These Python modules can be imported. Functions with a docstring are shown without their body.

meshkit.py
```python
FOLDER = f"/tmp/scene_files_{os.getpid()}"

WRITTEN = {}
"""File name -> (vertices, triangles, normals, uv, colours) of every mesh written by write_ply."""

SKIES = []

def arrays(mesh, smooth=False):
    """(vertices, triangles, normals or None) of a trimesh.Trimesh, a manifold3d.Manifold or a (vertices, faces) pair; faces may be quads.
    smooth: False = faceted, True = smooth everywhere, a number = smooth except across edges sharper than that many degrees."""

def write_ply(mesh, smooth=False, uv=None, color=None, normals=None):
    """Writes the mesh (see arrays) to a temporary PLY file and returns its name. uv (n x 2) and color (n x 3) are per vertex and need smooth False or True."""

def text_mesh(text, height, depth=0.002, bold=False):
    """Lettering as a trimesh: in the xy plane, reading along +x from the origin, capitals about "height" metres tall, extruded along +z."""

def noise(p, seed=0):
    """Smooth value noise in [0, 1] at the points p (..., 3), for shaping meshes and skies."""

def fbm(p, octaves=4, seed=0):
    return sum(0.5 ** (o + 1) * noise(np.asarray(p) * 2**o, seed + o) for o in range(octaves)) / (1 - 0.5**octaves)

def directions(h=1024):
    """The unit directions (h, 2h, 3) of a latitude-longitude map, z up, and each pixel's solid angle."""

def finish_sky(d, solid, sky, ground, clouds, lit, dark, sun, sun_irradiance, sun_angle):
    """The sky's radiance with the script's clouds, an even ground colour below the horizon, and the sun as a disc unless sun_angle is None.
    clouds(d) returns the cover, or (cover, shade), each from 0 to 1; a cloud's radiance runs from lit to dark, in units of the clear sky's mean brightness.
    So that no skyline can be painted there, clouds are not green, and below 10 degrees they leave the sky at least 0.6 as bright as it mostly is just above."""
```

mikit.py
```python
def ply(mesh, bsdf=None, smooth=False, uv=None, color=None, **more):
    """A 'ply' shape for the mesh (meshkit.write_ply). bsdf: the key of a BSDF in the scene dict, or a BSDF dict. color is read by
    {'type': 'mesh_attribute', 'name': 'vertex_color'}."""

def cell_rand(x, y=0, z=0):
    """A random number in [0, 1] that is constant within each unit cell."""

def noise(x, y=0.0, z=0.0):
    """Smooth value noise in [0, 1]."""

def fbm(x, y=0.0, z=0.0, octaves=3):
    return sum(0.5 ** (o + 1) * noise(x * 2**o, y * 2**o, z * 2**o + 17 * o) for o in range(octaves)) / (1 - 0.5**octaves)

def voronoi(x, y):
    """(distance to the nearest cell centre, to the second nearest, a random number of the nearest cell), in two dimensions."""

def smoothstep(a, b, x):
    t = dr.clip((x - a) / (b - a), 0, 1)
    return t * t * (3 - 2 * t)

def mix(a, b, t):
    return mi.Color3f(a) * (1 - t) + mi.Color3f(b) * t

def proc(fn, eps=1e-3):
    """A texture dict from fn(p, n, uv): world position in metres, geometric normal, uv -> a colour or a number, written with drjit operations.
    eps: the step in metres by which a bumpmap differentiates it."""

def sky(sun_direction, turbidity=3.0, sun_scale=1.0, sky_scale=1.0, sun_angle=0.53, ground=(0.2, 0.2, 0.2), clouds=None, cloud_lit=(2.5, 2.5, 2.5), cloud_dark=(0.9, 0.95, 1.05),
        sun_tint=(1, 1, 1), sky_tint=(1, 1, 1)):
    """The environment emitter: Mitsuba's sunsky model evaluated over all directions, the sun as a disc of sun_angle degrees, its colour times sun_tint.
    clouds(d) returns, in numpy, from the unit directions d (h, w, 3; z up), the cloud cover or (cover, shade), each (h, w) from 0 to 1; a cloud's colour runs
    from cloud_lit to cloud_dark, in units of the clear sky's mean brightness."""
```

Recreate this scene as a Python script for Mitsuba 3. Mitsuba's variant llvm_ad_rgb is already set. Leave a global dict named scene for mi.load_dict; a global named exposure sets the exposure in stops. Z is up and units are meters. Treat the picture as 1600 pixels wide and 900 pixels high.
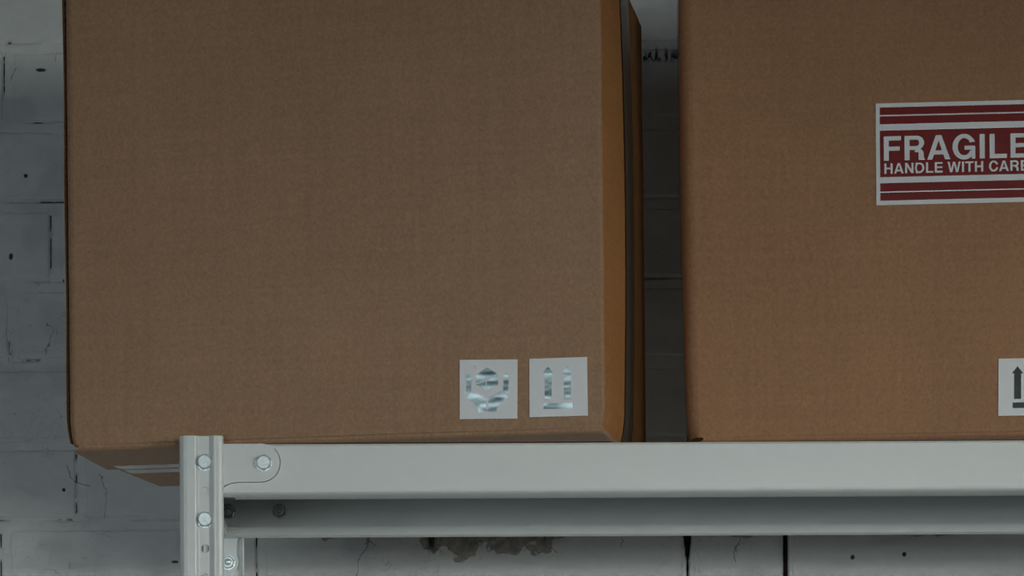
import math
import numpy as np
import trimesh
import shapely
from shapely.geometry import Polygon, Point, LineString, box as sbox
from shapely import affinity
import manifold3d as m3
import drjit as dr
import mitsuba as mi
import mikit
import meshkit

T = mi.ScalarTransform4f
rng = np.random.default_rng(7)
scene, labels = {}, {}

# ------------------------------------------------------------------ camera, light, exposure
# x runs along the rack to the right, y away from the camera, z up; the rack's front is y = 0
ROLL = 0.0052
CAM = np.array([0.0, -2.238, 1.5])
scene['camera'] = {
    'type': 'perspective', 'fov': 2 * math.degrees(math.atan(800 / 4700)), 'fov_axis': 'x',
    'near_clip': 0.05, 'far_clip': 50.0,
    'principal_point_offset_x': (800 - 605) / 1600, 'principal_point_offset_y': (450 - 1322) / 900,
    'to_world': T().look_at(origin=CAM.tolist(), target=(CAM + [0, 1, 0]).tolist(), up=[math.sin(ROLL), 0, math.cos(ROLL)]),
}
exposure = 2.0
KEY_LIGHT = [18.8, 19.2, 18.0]      # daylight through the window with the high sill in the right wall
KEY_LIGHT_2 = [8.6, 8.9, 8.3]       # second unseen source in the front wall, added to brighten the lower left
ADDED_FILL_LIGHT = [1.06, 1.25, 1.33]      # cool fill from an unseen window added behind the camera
KEY_Y, KEY_L, KEY_SILL, KEY_HEAD = -3.35, 1.2, 1.625, 1.95
SHADE_WALL_EDGE = 1.848                       # lower edge of the added, unseen inner walls that dim the box tops
ROOM_X0, ROOM_X1, ROOM_Y0, ROOM_H = -3.2, 2.7, -4.6, 3.1
WALL_Y = 0.662                      # face of the brick wall
SHELF_Z = 1.79975


# ------------------------------------------------------------------ helpers
def numbered(name):
    if name not in scene and not any(k.startswith(name + '__') for k in scene):
        return name
    n = 1
    while f'{name}_{n:03d}' in scene or any(k.startswith(f'{name}_{n:03d}__') for k in scene):
        n += 1
    return f'{name}_{n:03d}'


def add(name, mesh, bsdf, smooth=False, parent=None, **more):
    key = numbered(f'{parent}__{name}' if parent else name)
    d = mesh if isinstance(mesh, dict) else mikit.ply(mesh, bsdf, smooth=smooth)
    scene[key] = {**d, **more}
    return key


def say(key, label=None, category=None, group=None, kind=None):
    d = labels.setdefault(key, {})
    for k, v in (('label', label), ('category', category), ('group', group), ('kind', kind)):
        if v:
            d[k] = v


def bx(x0, x1, y0, y1, z0, z1):
    m = trimesh.creation.box((x1 - x0, y1 - y0, z1 - z0))
    m.apply_translation([(x0 + x1) / 2, (y0 + y1) / 2, (z0 + z1) / 2])
    return m


def cat(ms):
    return trimesh.util.concatenate(ms)


def tri(man):
    m = man.to_mesh()
    return trimesh.Trimesh(np.array(m.vert_properties[:, :3]), np.array(m.tri_verts), process=False)


def grid_mesh(P):
    """Triangles over a (rows, columns, 3) grid of points."""
    r, c = P.shape[:2]
    i = np.arange(r * c).reshape(r, c)
    q = np.stack([i[:-1, :-1], i[:-1, 1:], i[1:, 1:], i[1:, :-1]], -1).reshape(-1, 4)
    return trimesh.Trimesh(P.reshape(-1, 3), np.vstack([q[:, [0, 1, 2]], q[:, [0, 2, 3]]]), process=False)


def extrude_y(poly, y0, y1):
    """A polygon drawn in (x, z), made into a plate between y0 and y1."""
    m = trimesh.creation.extrude_polygon(poly, y1 - y0, engine='earcut')
    v = m.vertices.copy()
    m.vertices = np.stack([v[:, 0], y1 - v[:, 2], v[:, 1]], 1)
    m.fix_normals()
    return m


def path_poly(pts, t):
    return LineString(pts).buffer(t / 2, cap_style='flat', join_style='round', quad_segs=6)


# ------------------------------------------------------------------ materials
def two(d):
    return {'type': 'twosided', 'bsdf': d}


def rgb(*c):
    return {'type': 'rgb', 'value': list(c)}


N, F, S = mikit.noise, mikit.fbm, mikit.smoothstep


def cardboard(base):
    def col(p, n, uv):
        h = p.x + 0.37 * p.y
        fibre = F(h * 900, p.z * 620, p.y * 500, octaves=2) - 0.5
        cloud = F(h * 22, p.z * 16, p.y * 10, octaves=3) - 0.5
        lines = N(h * 330, p.z * 6, 3.0) - 0.5
        weft = N(h * 14, p.z * 420, 8.0) - 0.5
        k = 1 + 0.36 * fibre + 0.13 * cloud + 0.05 * lines + 0.05 * weft
        return mi.Color3f(*base) * k
    return mikit.proc(col)


def card_bump(p, n, uv):
    h = p.x + 0.37 * p.y
    return 0.00007 * F(h * 420, p.z * 420, p.y * 420, octaves=2) + 0.00006 * N(h * 150, p.z * 4, 1.0) + 0.00005 * N(h * 5, p.z * 170, 5.0)


card_bump_tex = mikit.proc(card_bump, eps=4e-4)


def card_bsdf(base):
    return two({'type': 'bumpmap', 'arbitrary': card_bump_tex, 'scale': 1.0,
                'bsdf': {'type': 'principled', 'base_color': cardboard(base), 'roughness': 0.66, 'specular': 0.25, 'sheen': 0.2}})


scene['cardboard_brown'] = card_bsdf((0.330, 0.198, 0.120))
scene['cardboard_warm'] = card_bsdf((0.335, 0.175, 0.093))
scene['cardboard_side_bounce'] = card_bsdf((0.385, 0.185, 0.068))        # warm light bounced between the boxes is put into this colour
scene['tape_clear'] = two({'type': 'roughplastic', 'diffuse_reflectance': rgb(0.13, 0.105, 0.08), 'int_ior': 1.5, 'alpha': 0.05})
scene['sticker_white'] = two({'type': 'principled', 'base_color': rgb(0.70, 0.71, 0.73), 'roughness': 0.42, 'specular': 0.4})
scene['print_red'] = two({'type': 'principled', 'base_color': rgb(0.165, 0.012, 0.013), 'roughness': 0.4, 'specular': 0.3})
scene['print_black'] = two({'type': 'principled', 'base_color': rgb(0.018, 0.026, 0.027), 'roughness': 0.4, 'specular': 0.3})


def foil_col(p, n, uv):
    t = F(p.x * 70 + 3 * N(p.z * 60), p.z * 260, 2.0, octaves=2)
    return mikit.mix((0.16, 0.21, 0.22), (0.52, 0.62, 0.64), S(0.25, 0.75, t))


scene['print_silver'] = two({'type': 'bumpmap', 'arbitrary': mikit.proc(lambda p, n, uv: 0.0006 * F(p.x * 90, p.z * 210, 0.0, octaves=2), eps=6e-4), 'scale': 1.0,
                             'bsdf': {'type': 'principled', 'base_color': mikit.proc(foil_col), 'metallic': 0.75, 'roughness': 0.38}})
scene['white_steel'] = two({'type': 'bumpmap', 'arbitrary': mikit.proc(lambda p, n, uv: 0.00003 * F(p.x * 900, p.z * 900, p.y * 900, octaves=2), eps=3e-4), 'scale': 1.0,
                            'bsdf': {'type': 'principled', 'base_color': rgb(0.60, 0.63, 0.625), 'roughness': 0.32, 'specular': 0.6}})
scene['zinc'] = two({'type': 'principled', 'base_color': mikit.proc(lambda p, n, uv: mi.Color3f(0.70, 0.77, 0.79) * (0.8 + 0.4 * F(p.x * 900, p.z * 900, p.y * 600, octaves=2))),
                     'metallic': 0.62, 'roughness': 0.3})
scene['zinc_shaded'] = two({'type': 'principled', 'base_color': rgb(0.36, 0.37, 0.37), 'metallic': 1.0, 'roughness': 0.2})  # zinc with the shadow on the rear beam put into its colour
scene['room_paint'] = two({'type': 'diffuse', 'reflectance': rgb(0.12, 0.12, 0.125)})
scene['room_floor'] = two({'type': 'diffuse', 'reflectance': mikit.proc(lambda p, n, uv: mi.Color3f(0.14, 0.135, 0.13) * (0.8 + 0.4 * F(p.x * 3, p.y * 3, 0.0)))})
scene['frame_dark'] = two({'type': 'principled', 'base_color': rgb(0.10, 0.10, 0.10), 'roughness': 0.5})

# bare, unpainted patches of the old brickwork: (x, z, radius x, radius z) in metres on the wall
BARE = [(0.118, 1.796, 0.044, 0.0165), (0.074, 1.795, 0.026, 0.0175), (0.046, 1.797, 0.012, 0.016), (-0.057, 1.8005, 0.010, 0.005), (0.345, 1.8005, 0.014, 0.005), (0.155, 1.7995, 0.020, 0.006), (0.52, 1.8, 0.03, 0.004)]
CRACKS = [[(-.016, 1.800), (-.018, 1.788), (-.027, 1.776), (-.029, 1.752)], [(-.017, 1.796), (-.008, 1.790)], [(-.3245, 2.006), (-.3195, 1.997), (-.3245, 1.984), (-.325, 1.974)], [(-.358, 2.238), (-.352, 2.252)],
          [(-.316, 2.257), (-.312, 2.266)], [(-.308, 1.865), (-.300, 1.852), (-.288, 1.846)], [(.345, 1.80), (.338, 1.784), (.336, 1.772)], [(-.276, 1.858), (-.268, 1.835), (-.272, 1.82)], [(.23, 1.798), (.228, 1.786)], [(.155, 1.789), (.166, 1.784)]]
SPOTS = [(-0.212, 1.752, .0022, .0048), (-0.27, 2.092, .003, .003), (-0.305, 1.93, .0025, .0025), (0.244, 2.256, .0026, .0034),
         (-0.33, 2.25, .005, .002), (-0.203, 1.775, .004, .0016), (0.164, 1.757, .0024, .0022), (-0.345, 2.148, .0022, .0022), (-0.36, 2.07, .002, .003),
         (-0.297, 1.95, .0018, .0018), (-0.31, 1.845, .0022, .0022), (0.45, 1.776, .0022, .0026), (0.50, 1.779, .0018, .0022)]


def wall_col(p, n, uv):
    big = F(p.x * 7, p.z * 10, 1.0)
    fine = F(p.x * 160, p.z * 160, 4.0, octaves=2)
    c = mi.Color3f(0.725, 0.745, 0.735) * (0.93 + 0.12 * big) * (0.97 + 0.06 * fine)
    c = mikit.mix(c, c * mi.Color3f(0.86, 0.86, 0.88), S(0.56, 0.72, F(p.x * 16, p.z * 24, 9.0)))
    # hairline cracks in the paint, in patches
    w = F(p.x * 55, p.z * 70, 21.0, octaves=3)
    zone = S(0.56, 0.66, F(p.x * 9 + 4, p.z * 14, 33.0, octaves=2))
    crack = (1 - S(0.0, 0.012, dr.abs(w - 0.5))) * zone
    c = mikit.mix(c, (0.16, 0.14, 0.13), crack * 0.3)
    rag = (F(p.x * 120, p.z * 120, 7.0) - 0.5)
    bare = mi.Float(0)
    for (x, z, rx, rz) in BARE:
        d = dr.sqrt(dr.square((p.x - x) / rx) + dr.square((p.z - z) / rz)) + 1.3 * rag
        bare = dr.maximum(bare, 1 - S(0.85, 1.0, d))
    c = mikit.mix(c, mi.Color3f(0.33, 0.30, 0.26) * (0.45 + 1.1 * F(p.x * 230, p.z * 260, 3.0)), bare * 0.9)
    spot = mi.Float(0)
    for (x, z, rx, rz) in SPOTS:
        d = dr.sqrt(dr.square((p.x - x) / rx) + dr.square((p.z - z) / rz)) + 0.9 * rag
        spot = dr.maximum(spot, 1 - S(0.7, 1.1, d))
    c = mikit.mix(c, (0.045, 0.03, 0.026), spot)
    wx, wz = 0.009 * (F(p.x * 140, p.z * 140, 2.0) - 0.5), 0.009 * (F(p.x * 140, p.z * 140, 62.0) - 0.5)
    line = mi.Float(1)
    for pts in CRACKS:
        for (ax, az), (cx, cz) in zip(pts[:-1], pts[1:]):
            ux, uz = cx - ax, cz - az
            qx, qz = p.x + wx - ax, p.z + wz - az
            h = dr.clip((qx * ux + qz * uz) / (ux * ux + uz * uz), 0, 1)
            line = dr.minimum(line, dr.sqrt(dr.square(qx - ux * h) + dr.square(qz - uz * h)))
    c = mikit.mix(c, (0.14, 0.12, 0.11), (1 - S(0.0001, 0.0009, line)) * (0.35 + 0.6 * N(p.x * 170, p.z * 170, 1.0)))
    band = S(2.2525, 2.258, p.z) * (1 - S(2.264, 2.276, p.z + 0.007 * F(p.x * 130, 2.0, 5.0))) * S(0.235, 0.25, p.x) * (1 - S(0.34, 0.36, p.x))
    drip = S(0.50, 0.62, F(p.x * 330, p.z * 130, 11.0)) * band
    c = mikit.mix(c, (0.06, 0.05, 0.05), drip)
    # open joints: bare mortar, darkened with depth to add the shade of the groove
    return mikit.mix(c, (0.05, 0.042, 0.036), S(WALL_Y + 0.0034, WALL_Y + 0.0060, p.y))


def wall_bump(p, n, uv):
    return 0.0008 * F(p.x * 130, p.z * 130, p.y * 60, octaves=3) * (0.5 + N(p.x * 18, p.z * 18, 5.0)) + 0.0009 * F(p.x * 45, p.z * 45, 8.0, octaves=2) + 0.00012 * N(p.x * 40, p.z * 900, 2.0)


scene['painted_brick'] = two({'type': 'bumpmap', 'arbitrary': mikit.proc(wall_bump, eps=6e-4), 'scale': 1.0,
                              'bsdf': {'type': 'principled', 'base_color': mikit.proc(wall_col), 'roughness': 0.5, 'specular': 0.35}})

# ------------------------------------------------------------------ the room
for key, m, mat in (
        ('floor', bx(ROOM_X0, ROOM_X1, ROOM_Y0, WALL_Y + 0.1, -0.1, 0), 'room_floor'),
        ('ceiling', bx(ROOM_X0, ROOM_X1, ROOM_Y0, WALL_Y + 0.1, ROOM_H, ROOM_H + 0.1), 'room_paint'),
        ('wall_left', bx(ROOM_X0 - 0.1, ROOM_X0, ROOM_Y0, WALL_Y + 0.1, 0, ROOM_H), 'room_paint')):
    add(key, m, mat)
    say(key, kind='structure')


def wall_with_holes(key, axis, at, thick, a0, a1, holes):
    """A room wall with openings (h0, h1, z0, z1); axis 'x' = the wall stands across x, 'y' = across y."""
    pieces, a = [], a0
    for h0, h1, z0, z1 in holes:
        pieces += [(a, h0, 0, ROOM_H), (h0, h1, 0, z0), (h0, h1, z1, ROOM_H)]
        a = h1
    pieces.append((a, a1, 0, ROOM_H))
    ms = [bx(at, at + thick, p, q, r, s) if axis == 'x' else bx(p, q, at, at + thick, r, s) for p, q, r, s in pieces if q > p and s > r]
    add(key, cat(ms), 'room_paint')
    say(key, kind='structure')


def window(key, axis, at, h0, h1, z0, z1, light):
    """Frame, mullions and panes that give off the light themselves."""
    fw, d = 0.02, 0.04

    def b(p, q, r, s, o0, o1):
        return bx(at + o0, at + o1, p, q, r, s) if axis == 'x' else bx(p, q, at + o0, at + o1, r, s)
    fr = [b(h0, h1, z0, z0 + fw, 0, d), b(h0, h1, z1 - fw, z1, 0, d), b(h0, h0 + fw, z0 + fw, z1 - fw, 0, d), b(h1 - fw, h1, z0 + fw, z1 - fw, 0, d)]
    add('frame', cat(fr), 'frame_dark', parent=key)
    x0, x1 = h0 + fw, h1 - fw
    n = max(1, round((x1 - x0) / 0.8))
    for i in range(n):
        p, q = x0 + (x1 - x0) * i / n, x0 + (x1 - x0) * (i + 1) / n
        if i:
            add('mullion', b(p - 0.012, p + 0.012, z0 + fw, z1 - fw, 0, d), 'frame_dark', parent=key)
            p += 0.012
        if i < n - 1:
            q -= 0.012
        add('pane', b(p, q, z0 + fw, z1 - fw, 0.02, 0.03), 'frame_dark', parent=key,
            emitter={'type': 'area', 'radiance': {'type': 'rgb', 'value': light}})
    say(key, kind='structure')


k0, k1 = KEY_Y - KEY_L / 2, KEY_Y + KEY_L / 2
wall_with_holes('wall_right', 'x', ROOM_X1, 0.1, ROOM_Y0, WALL_Y + 0.1, [(k0, k1, KEY_SILL, KEY_HEAD)])
window('window_1', 'x', ROOM_X1 + 0.01, k0, k1, KEY_SILL, KEY_HEAD, KEY_LIGHT)
wall_with_holes('wall_front', 'y', ROOM_Y0 - 0.1, 0.1, ROOM_X0, ROOM_X1, [(-2.7, -0.6, 0.95, 2.1), (0.68, 1.28, 1.36, KEY_HEAD)])
window('window_2', 'y', ROOM_Y0 - 0.06, -2.7, -0.6, 0.95, 2.1, ADDED_FILL_LIGHT)
window('window_3', 'y', ROOM_Y0 - 0.06, 0.68, 1.28, 1.36, KEY_HEAD, KEY_LIGHT_2)
wall_with_holes('added_shade_wall_right', 'x', 1.95, 0.08, -3.38, WALL_Y, [(-3.2, -0.9, 0.0, SHADE_WALL_EDGE)])  # unseen walls added to cut the window light towards the top
wall_with_holes('added_shade_wall_front', 'y', -3.38, 0.08, ROOM_X0, 1.95, [(-2.9, 1.85, 0.0, SHADE_WALL_EDGE)])

# ------------------------------------------------------------------ the brick wall
PITCH, BRICK_H, STRETCH, JOINT = 0.0767, 0.0655, 0.247, 0.0095
Z0 = CAM[2] + 0.318                                    # underside of the brick course just above the rear beam
ROWS = {}
for k in range(-6, 13):
    ROWS[k] = None
SEEN = {0: -0.2943, 1: -0.415, 2: -0.3583, 3: -0.3178, 4: -0.405, 5: -0.3621, 6: -0.29}
X_LEFT, X_RIGHT = -0.85, 1.05


def joints(k):
    """x of the upright joints of course k."""
    if k == -1:
        j = [-0.8625, -0.615, -0.3675, -0.1207, 0.0446, 0.2915, 0.3859, 0.6339, 0.881, 1.128]
        return j
    a = SEEN.get(k, -0.3 + 0.11 * ((k * 7) % 5) - 0.2)
    lo = a - STRETCH * math.ceil((a - X_LEFT) / STRETCH)
    return [lo + STRETCH * i for i in range(int((X_RIGHT - lo) / STRETCH) + 2)]


def wobble(t, seed, scale, amp):
    return amp * (meshkit.fbm(np.stack([np.asarray(t) * scale, np.full(np.shape(t), seed * 3.7), np.full(np.shape(t), seed * 1.3)], -1), 3, 5) - 0.5) * 2


def brick(xa, xb, za, zb, seed, fine=True):
    step = 0.0035 if fine else 0.02
    nx, nz = max(4, int((xb - xa) / step)), max(4, int((zb - za) / step))
    s, t = np.linspace(0, 1, nx), np.linspace(0, 1, nz)
    # extra rows close to the edges, so that they round off
    e = np.array([0, 0.0012, 0.003])
    s = np.unique(np.concatenate([e / (xb - xa), s[(s > .006 / (xb - xa)) & (s < 1 - .006 / (xb - xa))], 1 - e / (xb - xa)]))
    t = np.unique(np.concatenate([e / (zb - za), t[(t > .006 / (zb - za)) & (t < 1 - .006 / (zb - za))], 1 - e / (zb - za)]))
    Sg, Tg = np.meshgrid(s, t)
    X = xa + (xb - xa) * Sg
    Z = za + (zb - za) * Tg
    X = X + (1 - Sg) ** 6 * wobble(Tg * .0655, seed, 90, .0016) + Sg ** 6 * wobble(Tg * .0655, seed + 9, 90, .0016)
    Z = Z + (1 - Tg) ** 4 * wobble(X, seed + 3, 60, .0011) + Tg ** 4 * wobble(X, seed + 5, 60, .0011)
    de = np.minimum.reduce([Sg * (xb - xa), (1 - Sg) * (xb - xa), Tg * (zb - za), (1 - Tg) * (zb - za)])
    r = 0.003
    drop = np.where(de < r, r - np.sqrt(np.maximum(r * r - (r - de) ** 2, 0)), 0) * 0.55
    lump = 0.0017 * (meshkit.fbm(np.stack([X * 26, Z * 26, X * 0 + seed], -1), 4, 3) - 0.5)
    rough = (0.0007 + 0.0016 * np.clip((meshkit.fbm(np.stack([X * 14 + 3, Z * 20, X * 0], -1), 2, 21) - .5) * 4, 0, 1)) * (meshkit.fbm(np.stack([X * 110, Z * 110, X * 0], -1), 3, 8) - 0.5)
    tilt = rng.uniform(-.0006, .0006) * (Sg - .5) + rng.uniform(-.0005, .0005) * (Tg - .5)
    Y = WALL_Y + drop + lump + rough + tilt
    for (x, z, rx, rz) in BARE:                        # broken out face where the paint is gone
        d = np.sqrt(((X - x) / rx) ** 2 + ((Z - z) / rz) ** 2) + 1.1 * (meshkit.fbm(np.stack([X * 120, Z * 120, X * 0 + 7], -1), 3, 1) - .5)
        Y = Y + 0.003 * np.clip(1.25 - d, 0, 0.6) + 0.0035 * np.clip(1 - d, 0, .3) * (meshkit.fbm(np.stack([X * 260, Z * 260, X * 0], -1), 2, 2) - .3)
    P = np.stack([X, Y, Z], -1)
    back = P.copy()
    back[..., 1] = WALL_Y + 0.012
    rim = np.vstack([P[0, :-1], P[:-1, -1], P[-1, :0:-1], P[:0:-1, 0]])
    rim2 = rim.copy()
    rim2[:, 1] = WALL_Y + 0.012
    n = len(rim)
    i = np.arange(n)
    side = np.vstack([np.stack([i, i + n, (i + 1) % n], 1), np.stack([(i + 1) % n, i + n, (i + 1) % n + n], 1)])
    front = grid_mesh(P)
    return cat([front, trimesh.Trimesh(np.vstack([rim, rim2]), side, process=False)])


seed = 0
mortar = []
for k in ROWS:
    za, zb = Z0 + k * PITCH, Z0 + k * PITCH + BRICK_H
    js = joints(k)
    for xa, xb in zip(js[:-1], js[1:]):
        seed += 1
        wide = 0.5 * JOINT
        add('brick', brick(xa + wide, xb - wide, za, zb, seed, fine=-2 <= k <= 7), 'painted_brick', smooth=35, parent='wall_back')
    # the bed joint above this course: nearly flush below, a broken open groove under the next course
    x = np.arange(js[0], js[-1], 0.0022)
    t = np.linspace(0, 1, 15)
    Xg, Tg = np.meshgrid(x, t)
    h0, h1 = zb - 0.004, zb + (PITCH - BRICK_H) + 0.004
    Zg = h0 + (h1 - h0) * Tg
    open_ = np.clip((meshkit.fbm(np.stack([x * 34, x * 0 + k * 5.1, x * 0], -1), 3, 4) - 0.40) * 6, 0.0, 1) * np.clip((meshkit.fbm(np.stack([x * 150, x * 0 + k * 3.3, x * 0], -1), 2, 12) - 0.25) * 3, .25, 1)
    centre = zb + (PITCH - BRICK_H) - 0.0010 + wobble(x, k + 40, 80, .0010)
    width = 0.0005 + 0.0016 * np.clip((meshkit.fbm(np.stack([x * 90, x * 0 + k * 2.2, x * 0], -1), 3, 6) - 0.5) * 3, 0, 1)
    g = np.exp(-((Zg - centre) / width) ** 2) * open_
    Yg = WALL_Y + 0.0009 + 0.0022 * (meshkit.fbm(np.stack([Xg * 85, Zg * 85, Xg * 0 + 5], -1), 4, 9) - .5) + 0.007 * g
    mortar.append(grid_mesh(np.stack([Xg, Yg, Zg], -1)))
    for j in js:                                       # upright joints
        z = np.arange(za - 0.003, zb + 0.003, 0.002)
        s = np.linspace(-1, 1, 13)
        Sg, Zg = np.meshgrid(s, z)
        Xg = j + Sg * (JOINT / 2 + 0.003)
        big = {(-1, 0.0446): 1.0, (-1, 0.2915): 0.9, (-1, 0.3859): 1.0}.get((k, j), 0)
        op = np.clip((meshkit.fbm(np.stack([z * 60, z * 0 + j * 31, z * 0 + k], -1), 3, 4) - 0.35) * 6, 0, 1)[:, None]
        cx = j + (-0.0035 if not big else 0.0) + wobble(z, seed, 110, .0012)[:, None]
        w = 0.0006 if not big else 0.0019
        if big == 0.9:
            w, op = 0.0008 + 0.0030 * np.clip((z - 1.772) / 0.03, 0, 1)[:, None], np.clip(op + .6, 0, 1)
        elif big:
            op = np.clip(op + 0.75, 0, 1)
        if (k, j) == (-1, 0.0446):
            w = 0.0022 + 0.0022 * np.clip((z - 1.772) / 0.03, 0, 1)[:, None]
            op = op * np.clip((z - 1.772) / 0.02, 0.2, 1)[:, None] * 0.36
        Yg = WALL_Y + 0.0009 + 0.002 * (meshkit.fbm(np.stack([Xg * 85, Zg * 85, Xg * 0 + 5], -1), 4, 9) - .5) + (0.007 + 0.008 * (big > 0)) * np.exp(-((Xg - cx) / w) ** 4) * op
        mortar.append(grid_mesh(np.stack([Xg, Yg, Zg], -1)))
add('mortar', cat(mortar), 'painted_brick', smooth=True, parent='wall_back')
add('core', bx(ROOM_X0, ROOM_X1, WALL_Y + 0.03, WALL_Y + 0.12, 0, ROOM_H), 'painted_brick', parent='wall_back')
rest = []
zmin, zmax = Z0 - 6 * PITCH - 0.006, Z0 + 13 * PITCH - 0.006
for k in range(-25, 18):
    za, zb = Z0 + k * PITCH, Z0 + k * PITCH + BRICK_H
    if za < 0.0 or zb > ROOM_H:
        continue
    x = ROOM_X0 - (k % 2) * 0.12
    js = joints(k) if k in ROWS else None
    while x < ROOM_X1:
        xa, xb = max(x, ROOM_X0), min(x + STRETCH - JOINT, ROOM_X1)
        if js:
            if js[0] - JOINT / 2 < xb and xa < js[-1] + JOINT / 2:
                if xa < js[0] - JOINT / 2 - .02:
                    rest.append(bx(xa, js[0] - JOINT / 2 - .002, WALL_Y, WALL_Y + .015, za, zb))
                if xb > js[-1] + JOINT / 2 + .02:
                    rest.append(bx(js[-1] + JOINT / 2 + .002, xb, WALL_Y, WALL_Y + .015, za, zb))
                x += STRETCH
                continue
        if xb - xa > .02:
            rest.append(bx(xa, xb, WALL_Y, WALL_Y + .015, za, zb))
        x += STRETCH
a = add('outer_brickwork', cat(rest), 'painted_brick', parent='wall_back')
say(a, 'plainer rows of the same painted bricks further along the wall', kind='stuff')
m0, m1 = joints(0)[0] - .3, 1.4
outer = [bx(ROOM_X0, -0.98, WALL_Y + .002, WALL_Y + .03, 0, ROOM_H), bx(1.15, ROOM_X1, WALL_Y + .002, WALL_Y + .03, 0, ROOM_H),
         bx(-0.98, 1.15, WALL_Y + .002, WALL_Y + .03, 0, zmin), bx(-0.98, 1.15, WALL_Y + .002, WALL_Y + .03, zmax + .02, ROOM_H)]
add('outer_mortar', cat(outer), 'painted_brick', parent='wall_back')
say('wall_back', kind='structure')

# ------------------------------------------------------------------ the shelving rack
RACK = 'shelving_rack'
REAR = 0.318                                           # y of the rear beam's web
RIGHT_X = 0.97
say(RACK, 'white painted steel shelving rack with bolted corner post holding the boxes', 'shelving')
POST_X, POST_TOP = -0.1524, 1.8054
HOLES = [POST_TOP - 0.0195 - 0.0214 * i for i in range(12)]
front_leaf = [(0, .0325), (0, .006), (.0006, .0026), (.003, .0006), (.0055, .0), (.0108, .0), (.0116, .0003), (.0132, .0019), (.0141, .0023), (.0214, .0023), (.0223, .0020),
              (.0247, -.0003), (.0256, -.0008), (.0264, -.0006), (.0282, .0008), (.0296, .0014), (.0306, .0017), (.0313, .0026), (.0314, .0055)]


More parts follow.
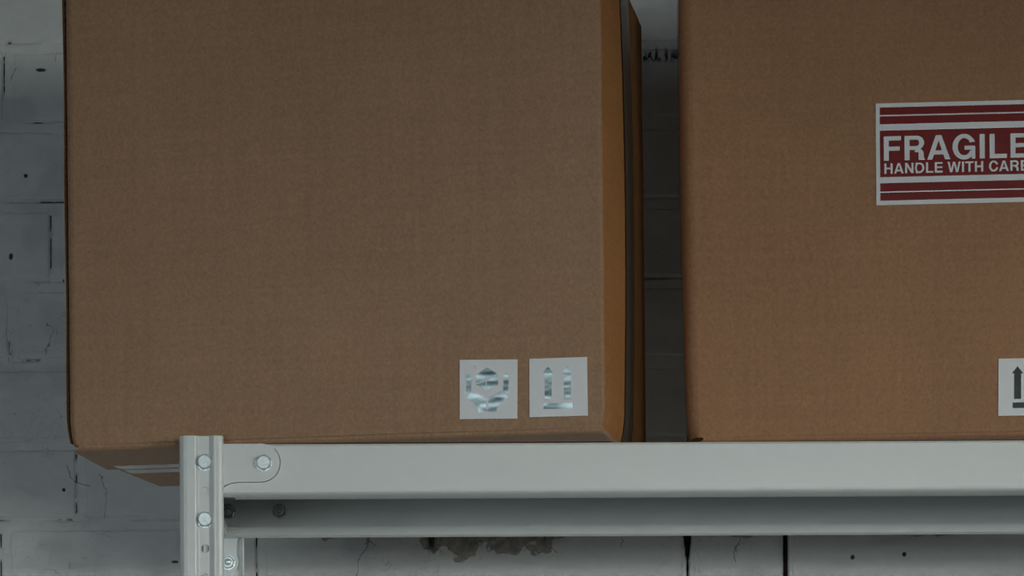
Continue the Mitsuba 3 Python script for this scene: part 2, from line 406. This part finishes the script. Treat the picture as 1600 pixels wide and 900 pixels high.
def post(mirror_x, mirror_y):
    pts = [(x, y) for x, y in front_leaf]
    poly = path_poly(pts, 0.0014)
    m = trimesh.creation.extrude_polygon(poly, POST_TOP, engine='earcut')
    man = m3.Manifold(m3.Mesh(np.asarray(m.vertices, np.float32), np.asarray(m.faces, np.uint32)))
    cut = m3.CrossSection([[(0.0031 * math.cos(a), 0.0031 * math.sin(a)) for a in np.linspace(0, 2 * math.pi, 20, endpoint=False)]])
    drill = m3.Manifold.extrude(cut, 0.02).rotate([90, 0, 0])
    for z in HOLES:
        man = man - drill.translate([0.0184, 0.012, z])
    man = man - m3.Manifold.cube([.01, .03, .02]).translate([-.004, .0196, 1.7976])   # the side leaf is notched where the shelf lies
    out = tri(man)
    if mirror_x:
        out.apply_transform(np.diag([-1, 1, 1, 1]))
        out.invert()
    if mirror_y:
        out.apply_transform(np.diag([1, -1, 1, 1]))
        out.invert()
    return out


def at(m, x, y, z=0):
    m = m.copy()
    m.apply_translation([x, y, z])
    return m


FY = -0.0048                                           # front plane of the front posts
RX = RIGHT_X + 0.0314
p0 = at(post(False, False), POST_X, FY)
for m in (p0, at(post(True, False), RX, FY), at(post(False, True), POST_X, REAR + .0048), at(post(True, True), RX, REAR + .0048)):
    add('post', m, 'white_steel', smooth=35, parent=RACK)

BZ0, BZ1 = 1.762, 1.7998
bp = [(.018, BZ0 + .0075), (.018, BZ0 + .0006), (.0036, BZ0 + .0006), (.0020, BZ0 + .0010), (.0009, BZ0 + .0020), (.0006, BZ0 + .0036), (.0006, BZ1 - .002),
      (.0012, BZ1 - .0009), (.0024, BZ1 - .0006), (.018, BZ1 - .0006), (.018, BZ1 - .007)]


def beam(x0, x1, mirror, y):
    poly = path_poly(bp, 0.0012)
    m = trimesh.creation.extrude_polygon(poly, x1 - x0, engine='earcut')
    v = m.vertices
    m.vertices = np.stack([v[:, 2] + x0, (-v[:, 0] if mirror else v[:, 0]) + y, v[:, 1]], 1)
    m.fix_normals()
    return m


add('beam', beam(POST_X + .004, RX - .004, True, REAR), 'white_steel', smooth=40, parent=RACK)


def side_beam(x, mirror):
    poly = path_poly(bp, 0.0012)
    m = trimesh.creation.extrude_polygon(poly, REAR - .048, engine='earcut')
    v = m.vertices
    m.vertices = np.stack([(-v[:, 0] if mirror else v[:, 0]) + x, v[:, 2] + .024, v[:, 1]], 1)
    m.fix_normals()
    return m


add('side_beam', side_beam(POST_X + .0012, False), 'white_steel', smooth=40, parent=RACK)
add('side_beam', side_beam(RX - .0012, True), 'white_steel', smooth=40, parent=RACK)
add('shelf_panel', cat([bx(POST_X + .004, RX - .004, 0.002, REAR - .002, SHELF_Z - .0014, SHELF_Z - .0006)]
                       + [bx(POST_X + .03, RX - .03, y - .01, y + .01, SHELF_Z - .016, SHELF_Z - .0014) for y in (.11, .21)]), 'white_steel', parent=RACK)

# corner plates: a tab along the beam, a tab down the post
def gusset():
    hr = 0.0150
    zc = 1.7853
    tab = sbox(-.1500, zc - hr * .92, -.0918, BZ1 - .0002)
    end = Point(-.0925, zc + .0004).buffer(hr * .94, quad_segs=16)
    low = sbox(-.1500, 1.7350, -.1268, BZ1 - .001)
    lowend = shapely.union_all([Point(-.1340, 1.7420).buffer(.0088, quad_segs=12), sbox(-.150, 1.7332, -.134, 1.745)])
    body = shapely.union_all([tab, end, low, lowend])
    corner = sbox(-.1268, 1.7560, -.1115, zc - hr * .9).difference(Point(-.1115, 1.7560).buffer(.0150, quad_segs=16))
    corner = corner.intersection(sbox(-.1268, 1.7560, -.1115, 1.7720))
    g = shapely.union_all([body, corner]).buffer(.0001)
    return g


gp = gusset()
gm = extrude_y(gp, -.0012, -.0001)
emb = Point(-.0925, 1.7860).buffer(.0125, quad_segs=16)
gm_rear = gm.copy()
gm_rear.vertices = gm_rear.vertices * [1, -1, 1] + [0, REAR, 0]
gm_rear.invert()
add('corner_plate', gm, 'white_steel', parent=RACK)


def man(m):
    m.merge_vertices()
    return m3.Manifold(m3.Mesh(np.asarray(m.vertices, np.float32), np.asarray(m.faces, np.uint32)))


# the plate lies in a pressed recess of the front beam: a narrow gap runs around it
ring = gp.buffer(.00055).difference(gp.buffer(-.0001)).intersection(sbox(-.1206, 1.7645, -.05, 1.7962))
fb = man(beam(POST_X + .004, RX - .004, False, 0.0)) - man(extrude_y(ring, -.002, .0022))
add('beam', tri(fb), 'white_steel', smooth=40, parent=RACK)
add('corner_plate', gm_rear, 'white_steel', parent=RACK)
for src in (gm, gm_rear):
    q = src.copy()
    q.vertices = q.vertices * [-1, 1, 1] + [RX + POST_X, 0, 0]
    q.invert()
    add('corner_plate', q, 'white_steel', parent=RACK)


def lathe(profile, n=28):
    """(radius, height) revolved about y, pointing to -y."""
    m = trimesh.creation.revolve(np.array(profile), sections=n)
    v = m.vertices
    m.vertices = np.stack([v[:, 0], -v[:, 2], v[:, 1]], 1)
    m.fix_normals()
    return m


def hexagon(r, h, spin):
    """A hexagonal head with its corners turned off, standing on y = 0, facing -y."""
    c = m3.CrossSection([[(r * math.cos(a + spin), r * math.sin(a + spin)) for a in np.arange(6) * math.pi / 3]])
    hx = m3.Manifold.extrude(c, h)
    cone = m3.Manifold.revolve(m3.CrossSection([[(0, 0), (r * 1.02, 0), (r * 1.02, h * .66), (r * .76, h), (0, h)]]), 40)
    m = tri(hx ^ cone)
    v = m.vertices
    m.vertices = np.stack([v[:, 0], -v[:, 2], v[:, 1]], 1)
    m.fix_normals()
    return m


def bolt(spin):
    stamp = lathe([(0, 0), (.0027, 0), (.0027, .00025), (0, .00025)], 20)
    return cat([hexagon(.0061, .0050, spin), lathe([(0, 0), (.0064, 0), (.0062, .0006), (0, .0008)]), at(stamp, 0, -.0049)])


def nut(spin):
    return cat([hexagon(.0057, .0046, spin), lathe([(0, 0), (.0066, 0), (.0064, .0008), (0, .001)]),
                lathe([(0, 0), (.0029, 0), (.0029, .0074), (.0026, .0084), (.0016, .0090), (0, .0092)])])


TABX, BX_, ZA, ZB = -.0903, POST_X + .0184, 1.7858, 1.7432
seat = FY + .0023 - .0007
front_bolts = [(BX_, seat, ZA, .25), (BX_, seat, ZB, .02), (TABX, -.0012, 1.7853, .5)]
for x, y, z, sp in front_bolts:
    add('bolt', at(bolt(sp), x, y, z), 'zinc', smooth=25, parent=RACK)
    nm = nut(sp)
    nm.vertices = nm.vertices * [1, -1, 1]
    nm.invert()
    add('nut', at(nm, x, .0013, z), 'zinc', smooth=25, parent=RACK)
for x, z, sp in ((-.1336, 1.7849, .1), (-.0900, 1.7847, .4), (-.1338, 1.7414, .3)):
    add('nut', at(nut(sp), x, REAR - .0013, z), 'zinc' if z < 1.75 else 'zinc_shaded', smooth=25, parent=RACK)
for z in (ZA - .001, ZB - .001):                       # bolts through the post's side leaf
    b = lathe([(0, 0), (.0060, 0), (.0056, .0006), (.0040, .0011), (0, .0013)])
    v = b.vertices.copy()
    b.vertices = np.stack([v[:, 1], v[:, 0], v[:, 2]], 1)
    b.fix_normals()
    add('bolt', at(b, POST_X - .0007, .012, z), 'zinc', smooth=25, parent=RACK)


# ------------------------------------------------------------------ cardboard boxes
class Carton:
    """Local frame: x along the front, y into the depth, z up, origin in the front left bottom corner."""

    def __init__(self, key, origin, angle, W, D, H, lean, bulge, radii, mat):
        self.key, self.o, self.a, self.W, self.D, self.H, self.lean, self.b, self.mat = key, np.array(origin), angle, W, D, H, lean, bulge, mat
        self.radii = radii

    def swell(self, s, t, k=1.0):
        """How far a panel bulges out at (s, t), both from 0 to 1 over the panel."""
        s, t = np.clip(s, 0, 1), np.clip(t, 0, 1)
        return k * self.b * (4 * s * (1 - s)) * (0.10 + 0.90 * (4 * t * (1 - t)))

    def world(self, P):
        P = np.asarray(P, float)
        x, y, z = P[:, 0] - self.lean * P[:, 2], P[:, 1], P[:, 2]
        c, s = math.cos(self.a), math.sin(self.a)
        return np.stack([self.o[0] + x * c + y * s, self.o[1] - x * s + y * c, self.o[2] + z], 1)

    def put(self, name, m, mat, smooth=False, parent=None):
        m = m.copy()
        m.vertices = self.world(m.vertices)
        return add(name, m, mat, smooth=smooth, parent=parent or self.key)

    def outline(self):
        """The horizontal outline as (x, y, out x, out y, panel, s)."""
        W, D = self.W, self.D
        rs = self.radii                                 # front left, front right, rear right, rear left
        n1, n2 = 60, 30
        pts = []

        def edge(p, q, nrm, panel, ra, rb, n):
            L = math.dist(p, q)
            for u in np.linspace(ra, L - rb, n):
                f = u / L
                pts.append((p[0] + (q[0] - p[0]) * f, p[1] + (q[1] - p[1]) * f, *nrm, panel, f))

        def corner(c, r, a0, n=11):
            for a in np.linspace(a0, a0 + math.pi / 2, n + 2)[1:-1]:
                pts.append((c[0] + r * math.cos(a), c[1] + r * math.sin(a), math.cos(a), math.sin(a), -1, 0))
        edge((0, 0), (W, 0), (0, -1), 0, rs[0], rs[1], n1)
        corner((W - rs[1], rs[1]), rs[1], -math.pi / 2)
        edge((W, 0), (W, D), (1, 0), 1, rs[1], rs[2], n2)
        corner((W - rs[2], D - rs[2]), rs[2], 0)
        edge((W, D), (0, D), (0, 1), 2, rs[2], rs[3], n1)
        corner((rs[3], D - rs[3]), rs[3], math.pi / 2)
        edge((0, D), (0, 0), (-1, 0), 3, rs[3], rs[0], n2)
        corner((rs[0], rs[0]), rs[0], math.pi)
        return np.array(pts)

    def body(self):
        o = self.outline()
        T_, H = 0.0042, self.H                          # board thickness; the flaps lie below and above the walls
        zs = np.concatenate([[T_, T_ + .0008, T_ + .002, T_ + .004, .012], np.linspace(.022, H - .022, 44), [H - .012, H - T_ - .003, H - T_ - .0008, H - T_]])
        rows = []
        score = 0.0068
        for z in zs:
            t = z / H
            x, y = o[:, 0].copy(), o[:, 1].copy()
            amp = np.where(o[:, 4] >= 0, self.swell(o[:, 5], t, np.where(o[:, 4] % 2 == 0, 1.0, 0.45)), 0)
            # the score line beside each upright edge
            L = np.where(o[:, 4] % 2 == 0, self.W, self.D)
            for e in (o[:, 5] * L, (1 - o[:, 5]) * L):
                amp = amp - np.where(o[:, 4] >= 0, 0.0005 * np.exp(-((e - score * 1.7) / .0022) ** 2), 0)
            # the walls draw in a little where they fold into the flaps
            low = max(0.0, 1 - (z - T_) / 0.020)
            amp = amp - 0.0028 * low ** 2 * (0.06 + 0.94 * np.clip(np.abs(o[:, 2]) * 1.4, 0, 1))
            wob = 0.0006 * (meshkit.fbm(np.stack([o[:, 0] * 30, o[:, 1] * 30, np.full(len(o), z * 30 + self.a * 50)], -1), 3, 2) - .5)
            rows.append(np.stack([x + o[:, 2] * (amp + wob), y + o[:, 3] * (amp + wob), np.full(len(o), z)], 1))
        P = np.stack(rows)
        P = np.concatenate([P, P[:, :1]], 1)
        right = np.nonzero(o[:, 4] == 1)[0]
        a, b = right[0] - 4, right[-1]
        side = grid_mesh(P[:, a:b + 1])
        m = cat([grid_mesh(P[:, :a + 1]), grid_mesh(P[:, b:])])
        m.merge_vertices()
        c = [self.W / 2, self.D / 2]
        caps = []
        for ring, z, rev in ((P[0, :-1], zs[0], False), (P[-1, :-1], zs[-1], True)):
            v = np.vstack([ring, [[*c, z]]])
            i = np.arange(len(ring))
            f = np.stack([np.full(len(ring), len(ring)), (i + 1) % len(ring), i], 1)
            caps.append(trimesh.Trimesh(v, f[:, ::-1] if rev else f, process=False))
        return cat([m] + caps), side

    def flap(self, front, top=False, skew=0.0, sag=0.0):
        """One of the two long flaps that meet in the middle: a slab with a rounded fold along its hinge."""
        W, D, t = self.W, self.D, 0.0042
        half = D / 2 - 0.0009
        prof = [(0.0002, t + .0003), (-.0002, t * .8), (-.0001, t * .5), (.0009, t * .18), (.0028, 0.0), (.0055, 0.0), (.008, 0.0), (half * .5, 0.0), (half - .001, 0), (half, .0008), (half, t - .0006), (half - .0006, t - .0001), (.02, t - .0001)]
        n = 30
        rows = []
        for u in np.linspace(0, 1, n):
            ring = []
            for d, z in prof:
                e = d / half
                r0 = self.radii[0 if front else 3] * .8
                xl, xr = 0.0030 - skew * e + (r0 - math.sqrt(max(0, r0 * r0 - (r0 - d) ** 2)) if 0 < d < r0 else r0 if d <= 0 else 0), W - 0.002
                x = xl + (xr - xl) * u
                zz = z - sag * e * (1 - min(1, u * 5)) ** 2
                ring.append((x, d if front else D - d, (self.H - zz) if top else zz))
            rows.append(ring)
        P = np.array(rows)
        P = np.concatenate([P, P[:, :1]], 1)
        m = grid_mesh(P)
        caps = []
        for r in (P[0, :-1], P[-1, :-1]):
            k = len(r)
            caps.append(trimesh.Trimesh(np.vstack([r, [r.mean(0)]]), [[i, (i + 1) % k, k] for i in range(k)], process=False))
        m = cat([m] + caps)
        m.merge_vertices()
        m.fix_normals()
        return m

    def tape(self):
        """A 48 mm strip of clear tape around bottom, sides and top, dented where it bridges the seam of the flaps."""
        w, W, D, H, e = 0.048, self.W, self.D, self.H, 0.00025
        ys = np.unique(np.concatenate([np.linspace(-w / 2, w / 2, 13), [-.0016, -.0008, 0, .0008, .0016]]))
        dent = np.where(np.abs(ys) < .0012, .0011 * (1 - np.abs(ys) / .0012), 0)
        loop = []
        for x in np.linspace(.006, W - .005, 40):
            loop.append((x, -e, 0, 1, None))
        for z in np.concatenate([[.004, .008], np.linspace(.014, H - .014, 40), [H - .006]]):
            loop.append((W + e, z, -1, 0, 1))
        for x in np.linspace(W - .006, .006, 40):
            loop.append((x, H + e, 0, -1, None))
        for z in np.concatenate([[H - .006], np.linspace(H - .014, .014, 40), [.008, .004]]):
            loop.append((-e, z, 1, 0, 3))
        rows = []
        for x, z, ix, iz, side in loop:
            row = []
            for y, d in zip(ys, dent):
                yy = D / 2 + y
                xx, zz = x + ix * d * (side is None), z + iz * d
                if side is not None:
                    low = max(0.0, 1 - (z - .0042) / 0.020)
                    out = self.swell(yy / D, z / H, 0.45) - .0028 * low ** 2 + .0006
                    xx = x - ix * out
                row.append((xx, yy, zz))
            rows.append(row)
        P = np.array(rows)
        P = np.concatenate([P, P[:1]], 0)
        return grid_mesh(P)

    def on_front(self, m, lift):
        """Lay a flat mesh (x, z in its first two coordinates, thickness in its third) onto the swollen front panel."""
        v = m.vertices
        y = -self.swell(v[:, 0] / self.W, v[:, 1] / self.H) - 0.0005 - lift - v[:, 2]
        m = m.copy()
        m.vertices = np.stack([v[:, 0], y, v[:, 1]], 1)
        return m

    def sheet(self, name, poly, lift, thick, mat, parent):
        parts = []
        for g in getattr(poly, 'geoms', [poly]):
            q = trimesh.creation.extrude_polygon(g, thick, engine='earcut')
            v, f = trimesh.remesh.subdivide_to_size(q.vertices, q.faces, 0.006)
            parts.append(trimesh.Trimesh(v, f, process=False))
        m = self.on_front(cat(parts), lift)
        m.fix_normals()
        return self.put(name, m, mat, parent=parent)

    def build(self, skew, sag):
        body, side = self.body()
        self.put('body', body, self.mat, smooth=50)
        say(self.put('side_panel', side, 'cardboard_side_bounce', smooth=50), 'right side cardboard with warm bounced light put into its colour')
        self.put('bottom_flap', self.flap(True, skew=skew, sag=sag), self.mat, smooth=40)
        self.put('bottom_flap', self.flap(False), self.mat, smooth=40)
        self.put('top_flap', self.flap(True, top=True), self.mat, smooth=40)
        self.put('top_flap', self.flap(False, top=True), self.mat, smooth=40)
        a = self.put('tape', self.tape(), 'tape_clear', smooth=30)
        say(a, 'clear glossy packing tape along the seam of the flaps')


def quad(a, b, c, d):
    return Polygon([np.array(p) / 1000 for p in (a, b, c, d)])


def into(poly, q, size=1.0):
    """Carry a drawing made in the unit square into the quad q = (bottom left, bottom right, top right, top left), in mm."""
    bl, br, tr_, tl = (np.array(p) / 1000 for p in q)

    def f(p):
        s, t = p[:, :1], p[:, 1:2]
        return bl * (1 - s) * (1 - t) + br * s * (1 - t) + tr_ * s * t + tl * (1 - s) * t
    return shapely.transform(poly, f)


def arrows():
    out = []
    for cx in (.325, .655):
        out.append(Polygon([(cx - .060, .29), (cx + .060, .29), (cx + .060, .735), (cx + .098, .735), (cx, .862), (cx - .098, .735), (cx - .060, .735)]))
    out.append(sbox(.243, .130, .743, .228))
    return shapely.MultiPolygon(out)


def hands():
    cube = Polygon([(.475, .865), (.66, .755), (.665, .575), (.475, .48), (.285, .575), (.285, .755)])
    slit = shapely.union_all([LineString([(.30, .60), (.455, .645), (.66, .755)]).buffer(.011), LineString([(.455, .645), (.475, .48)]).buffer(.008)])
    left = shapely.union_all([
        LineString([(.155, .72), (.155, .60)]).buffer(.042),
        Polygon([(.113, .70), (.197, .70), (.205, .46), (.113, .42)]),
        Polygon([(.113, .36), (.22, .47), (.40, .40), (.455, .345), (.47, .30), (.45, .17), (.32, .155), (.30, .22), (.14, .345)])])
    right = affinity.scale(left, -1, 1, origin=(.475, .5))
    right = affinity.translate(right, .008, 0)
    wrist = sbox(.32, .11, .64, .165)
    cuts = shapely.union_all([LineString([(.475, .33), (.475, .10)]).buffer(.004), LineString([(.20, .455), (.42, .385)]).buffer(.0075), LineString([(.75, .455), (.53, .385)]).buffer(.0075)])
    g = shapely.union_all([left, right, wrist]).difference(cuts)
    return shapely.union_all([cube.difference(slit), g])


b1 = Carton('cardboard_box', (-.2398, .039, SHELF_Z + .0006), math.radians(12.2), .4095, .236, .362, .0055, .0080, (.0065, .0028, .004, .008), 'cardboard_brown')
b1.build(skew=.009, sag=0.0)
# the left wall's board stands a little proud behind the front left corner: its cut edge shows the outer liner and the hollow flutes
ms = []
for i in range(40):
    z0, z1 = .0065 + (.348 / 40) * i, .0065 + (.348 / 40) * (i + 1)
    e0, e1 = (-.0031 + .0031 * max(0, 1 - (z - .004) / .022) ** 1.6 - .0003 * math.sin(z * 40) for z in (z0, z1))
    ms.append(trimesh.convex.convex_hull(np.array([(x, y, z) for e, z in ((e0, z0), (e1, z1)) for x in (e, e + .0004) for y in (.0062, .040)])))
    ms.append(trimesh.convex.convex_hull(np.array([(x, y, z) for e, z in ((e0, z0), (e1, z1)) for x in (e, .003) for y in (.030, .040)])))
for i in range(56):                                    # flutes
    z0, z1, z2 = (.0085 + .0062 * (i + j / 2) for j in range(3))
    e = -.0028 + .0028 * max(0, 1 - (z0 - .004) / .022) ** 1.6
    for (xa, za), (xb, zb) in (((e, z0), (-.0002, z1)), ((-.0002, z1), (e, z2))):
        ms.append(trimesh.convex.convex_hull(np.array([(x, y, z + d) for x, z in ((xa, za), (xb, zb)) for d in (0, .0003) for y in (.0085, .030)])))
b1.put('side_board_edge', cat(ms), b1.mat)
say(b1.key, 'large brown cardboard box overhanging the left end of the shelf, with two silver-printed stickers', 'box')
q_h = ((302.1, 13.2), (345.0, 12.1), (345.9, 55.2), (303.0, 56.4))
q_a = ((354.0, 12.8), (397.0, 12.6), (396.9, 55.3), (354.5, 55.3))
for q, art, text in ((q_h, hands(), 'white square sticker with a silver print of two hands holding a package'), (q_a, arrows(), 'white square sticker with two silver upward arrows over a bar')):
    s = b1.sheet('sticker', quad(*q), .0003, .0003, 'sticker_white', b1.key)
    say(s, text)
    b1.sheet('printed_symbol', into(art, q), .0007, .0001, 'print_silver', s)

b2 = Carton('cardboard_box_001', (.2261, .010, SHELF_Z + .0002), math.radians(6.0), .600, .236, .395, .0137, .0050, (.0110, .004, .004, .008), 'cardboard_warm')
b2.build(skew=0.0, sag=0.0)
say(b2.key, 'reddish brown cardboard box with a red and white FRAGILE sticker, right end of the shelf', 'box')
q_u = ((228.6, 15.5), (271.6, 15.3), (272.2, 57.4), (229.4, 57.5))
s = b2.sheet('sticker', quad(*q_u), .0003, .0003, 'sticker_white', b2.key)
say(s, 'white square sticker with two black upward arrows over a bar')
b2.sheet('printed_symbol', into(arrows(), q_u), .0007, .0001, 'print_black', s)

# the FRAGILE sticker: drawn in millimetres, then set down with its slight tilt
FW, FH = 117.2, 75.5
q_f = ((142.4, 172.9), (142.4 + FW, 172.2), (143.3 + FW, 247.3), (143.3, 248.4))
s = b2.sheet('sticker', quad(*q_f), .0003, .0003, 'sticker_white', b2.key)
say(s, 'white sticker with red stripes reading FRAGILE HANDLE WITH CARE')


def mm(x0, x1, z0, z1):
    return into(sbox(x0 / FW, z0 / FH, x1 / FW, z1 / FH), q_f)


def from_top(y):                                        # heights as fractions measured down the sticker
    return FH * (1 - y)


L_, R_ = 2.95, FW - 2.95
for y0, y1 in ((.042, .1155), (.130, .206), (.270, .726), (.786, .866), (.880, .956)):
    b2.sheet('printed_stripe', mm(L_, R_, from_top(y1), from_top(y0)), .0007, .0001, 'print_red', s)


def ellipse(cx, cy, rx, ry):
    return affinity.scale(Point(cx, cy).buffer(1, quad_segs=14), rx, ry, origin=(cx, cy))


def glyph(c):
    """A bold grotesque capital: its outline (1000 units to the em, capitals 718 high) and its advance."""
    st, bar, H = 149, 122, 718
    B = sbox
    if c == 'I':
        return B(64, 0, 214, H), 278
    if c == 'L':
        return B(76, 0, 226, H).union(B(76, 0, 583, bar + 6)), 611
    if c in 'EF':
        x1 = 621 if c == 'E' else 587
        g = shapely.union_all([B(76, 0, 226, H), B(76, H - bar - 4, x1, H), B(76, 306 if c == 'E' else 292, x1 - (25 if c == 'E' else 40), 306 + bar if c == 'E' else 292 + bar)])
        return (g.union(B(76, 0, x1, bar + 4)), 667) if c == 'E' else (g, 611)
    if c == 'H':
        return shapely.union_all([B(71, 0, 71 + st, H), B(651 - st, 0, 651, H), B(71, 300, 651, 300 + bar + 6)]), 722
    if c == 'T':
        return B(231, 0, 231 + st + 2, H).union(B(14, H - bar - 4, 598, H)), 611
    if c == 'N':
        return shapely.union_all([B(69, 0, 69 + st - 8, H), B(654 - st + 8, 0, 654, H), Polygon([(69, H), (224, H), (654, 0), (499, 0)])]), 722
    if c == 'A':
        return Polygon([(20, 0), (276, H), (442, H), (702, 0), (544, 0), (358, 560), (172, 0)]).union(B(190, 148, 530, 148 + bar)), 722
    if c == 'W':
        return Polygon([(15, H), (170, H), (272, 215), (392, H), (549, H), (672, 215), (775, H), (929, H), (755, 0), (598, 0), (470, 500), (345, 0), (187, 0)]), 944
    if c == 'D':
        out = B(76, 0, 360, H).union(ellipse(360, H / 2, 325, H / 2))
        return out.difference(B(226, bar, 345, H - bar).union(ellipse(345, H / 2, 188, H / 2 - bar))), 722
    if c == 'R':
        out = B(76, 298, 440, H).union(ellipse(440, 508, 215, 210))
        ring = out.difference(B(226, 298 + bar - 6, 430, H - bar).union(ellipse(430, 508, 78, 92)))
        leg = shapely.union_all([B(380, 180, 640, 330).intersection(ellipse(440, 190, 200, 160)), Polygon([(492, 0), (677, 0), (677, 26), (645, 70), (640, 200), (488, 200)])])
        return shapely.union_all([ring, B(76, 0, 226, H), leg.difference(B(226, 0, 488, 230))]), 722
    cx = 370 if c == 'C' else 385
    o = ellipse(cx, 359, cx - 44, 378)
    ring = o.difference(ellipse(cx + 4, 359, cx - 44 - st - 2, 378 - bar - 4))
    if c == 'C':
        return ring.difference(Polygon([(cx + 20, 300), (760, 262), (760, 482), (cx + 20, 440)])), 722
    ring = ring.difference(Polygon([(cx + 20, 386), (780, 386), (780, 500), (600, 492)]))
    ring = ring.difference(B(580, 250, 780, 386)).difference(B(600, -30, 780, 60))
    return shapely.union_all([ring, B(395, 268, 713, 386), B(610, 0, 713, 386), ring.intersection(B(540, 60, 713, 300))]).difference(B(713, -30, 900, 800)), 778


def lettering(text, x0, x1, ybase, ytop, name):
    shapes, pen = [], 0
    for c in text:
        if c == ' ':
            pen += 278
            continue
        g, w = glyph(c)
        shapes.append(affinity.translate(g, pen, 0))
        pen += w
    g = shapely.union_all(shapes)
    lo, _, hi, _ = g.bounds
    g = shapely.transform(g, lambda p: np.column_stack([(x0 + (p[:, 0] - lo) / (hi - lo) * (x1 - x0)) / FW, (ybase + p[:, 1] / 718 * (ytop - ybase)) / FH]))
    return b2.sheet(name, into(g, q_f), .00100, .0001, 'sticker_white', s)


say(lettering('FRAGILE', 5.7, 111.4, from_top(.567), from_top(.327), 'large_lettering'), 'large white word FRAGILE')
say(lettering('HANDLE WITH CARE', 6.0, 111.0, from_top(.695), from_top(.592), 'small_lettering'), 'small white words HANDLE WITH CARE')
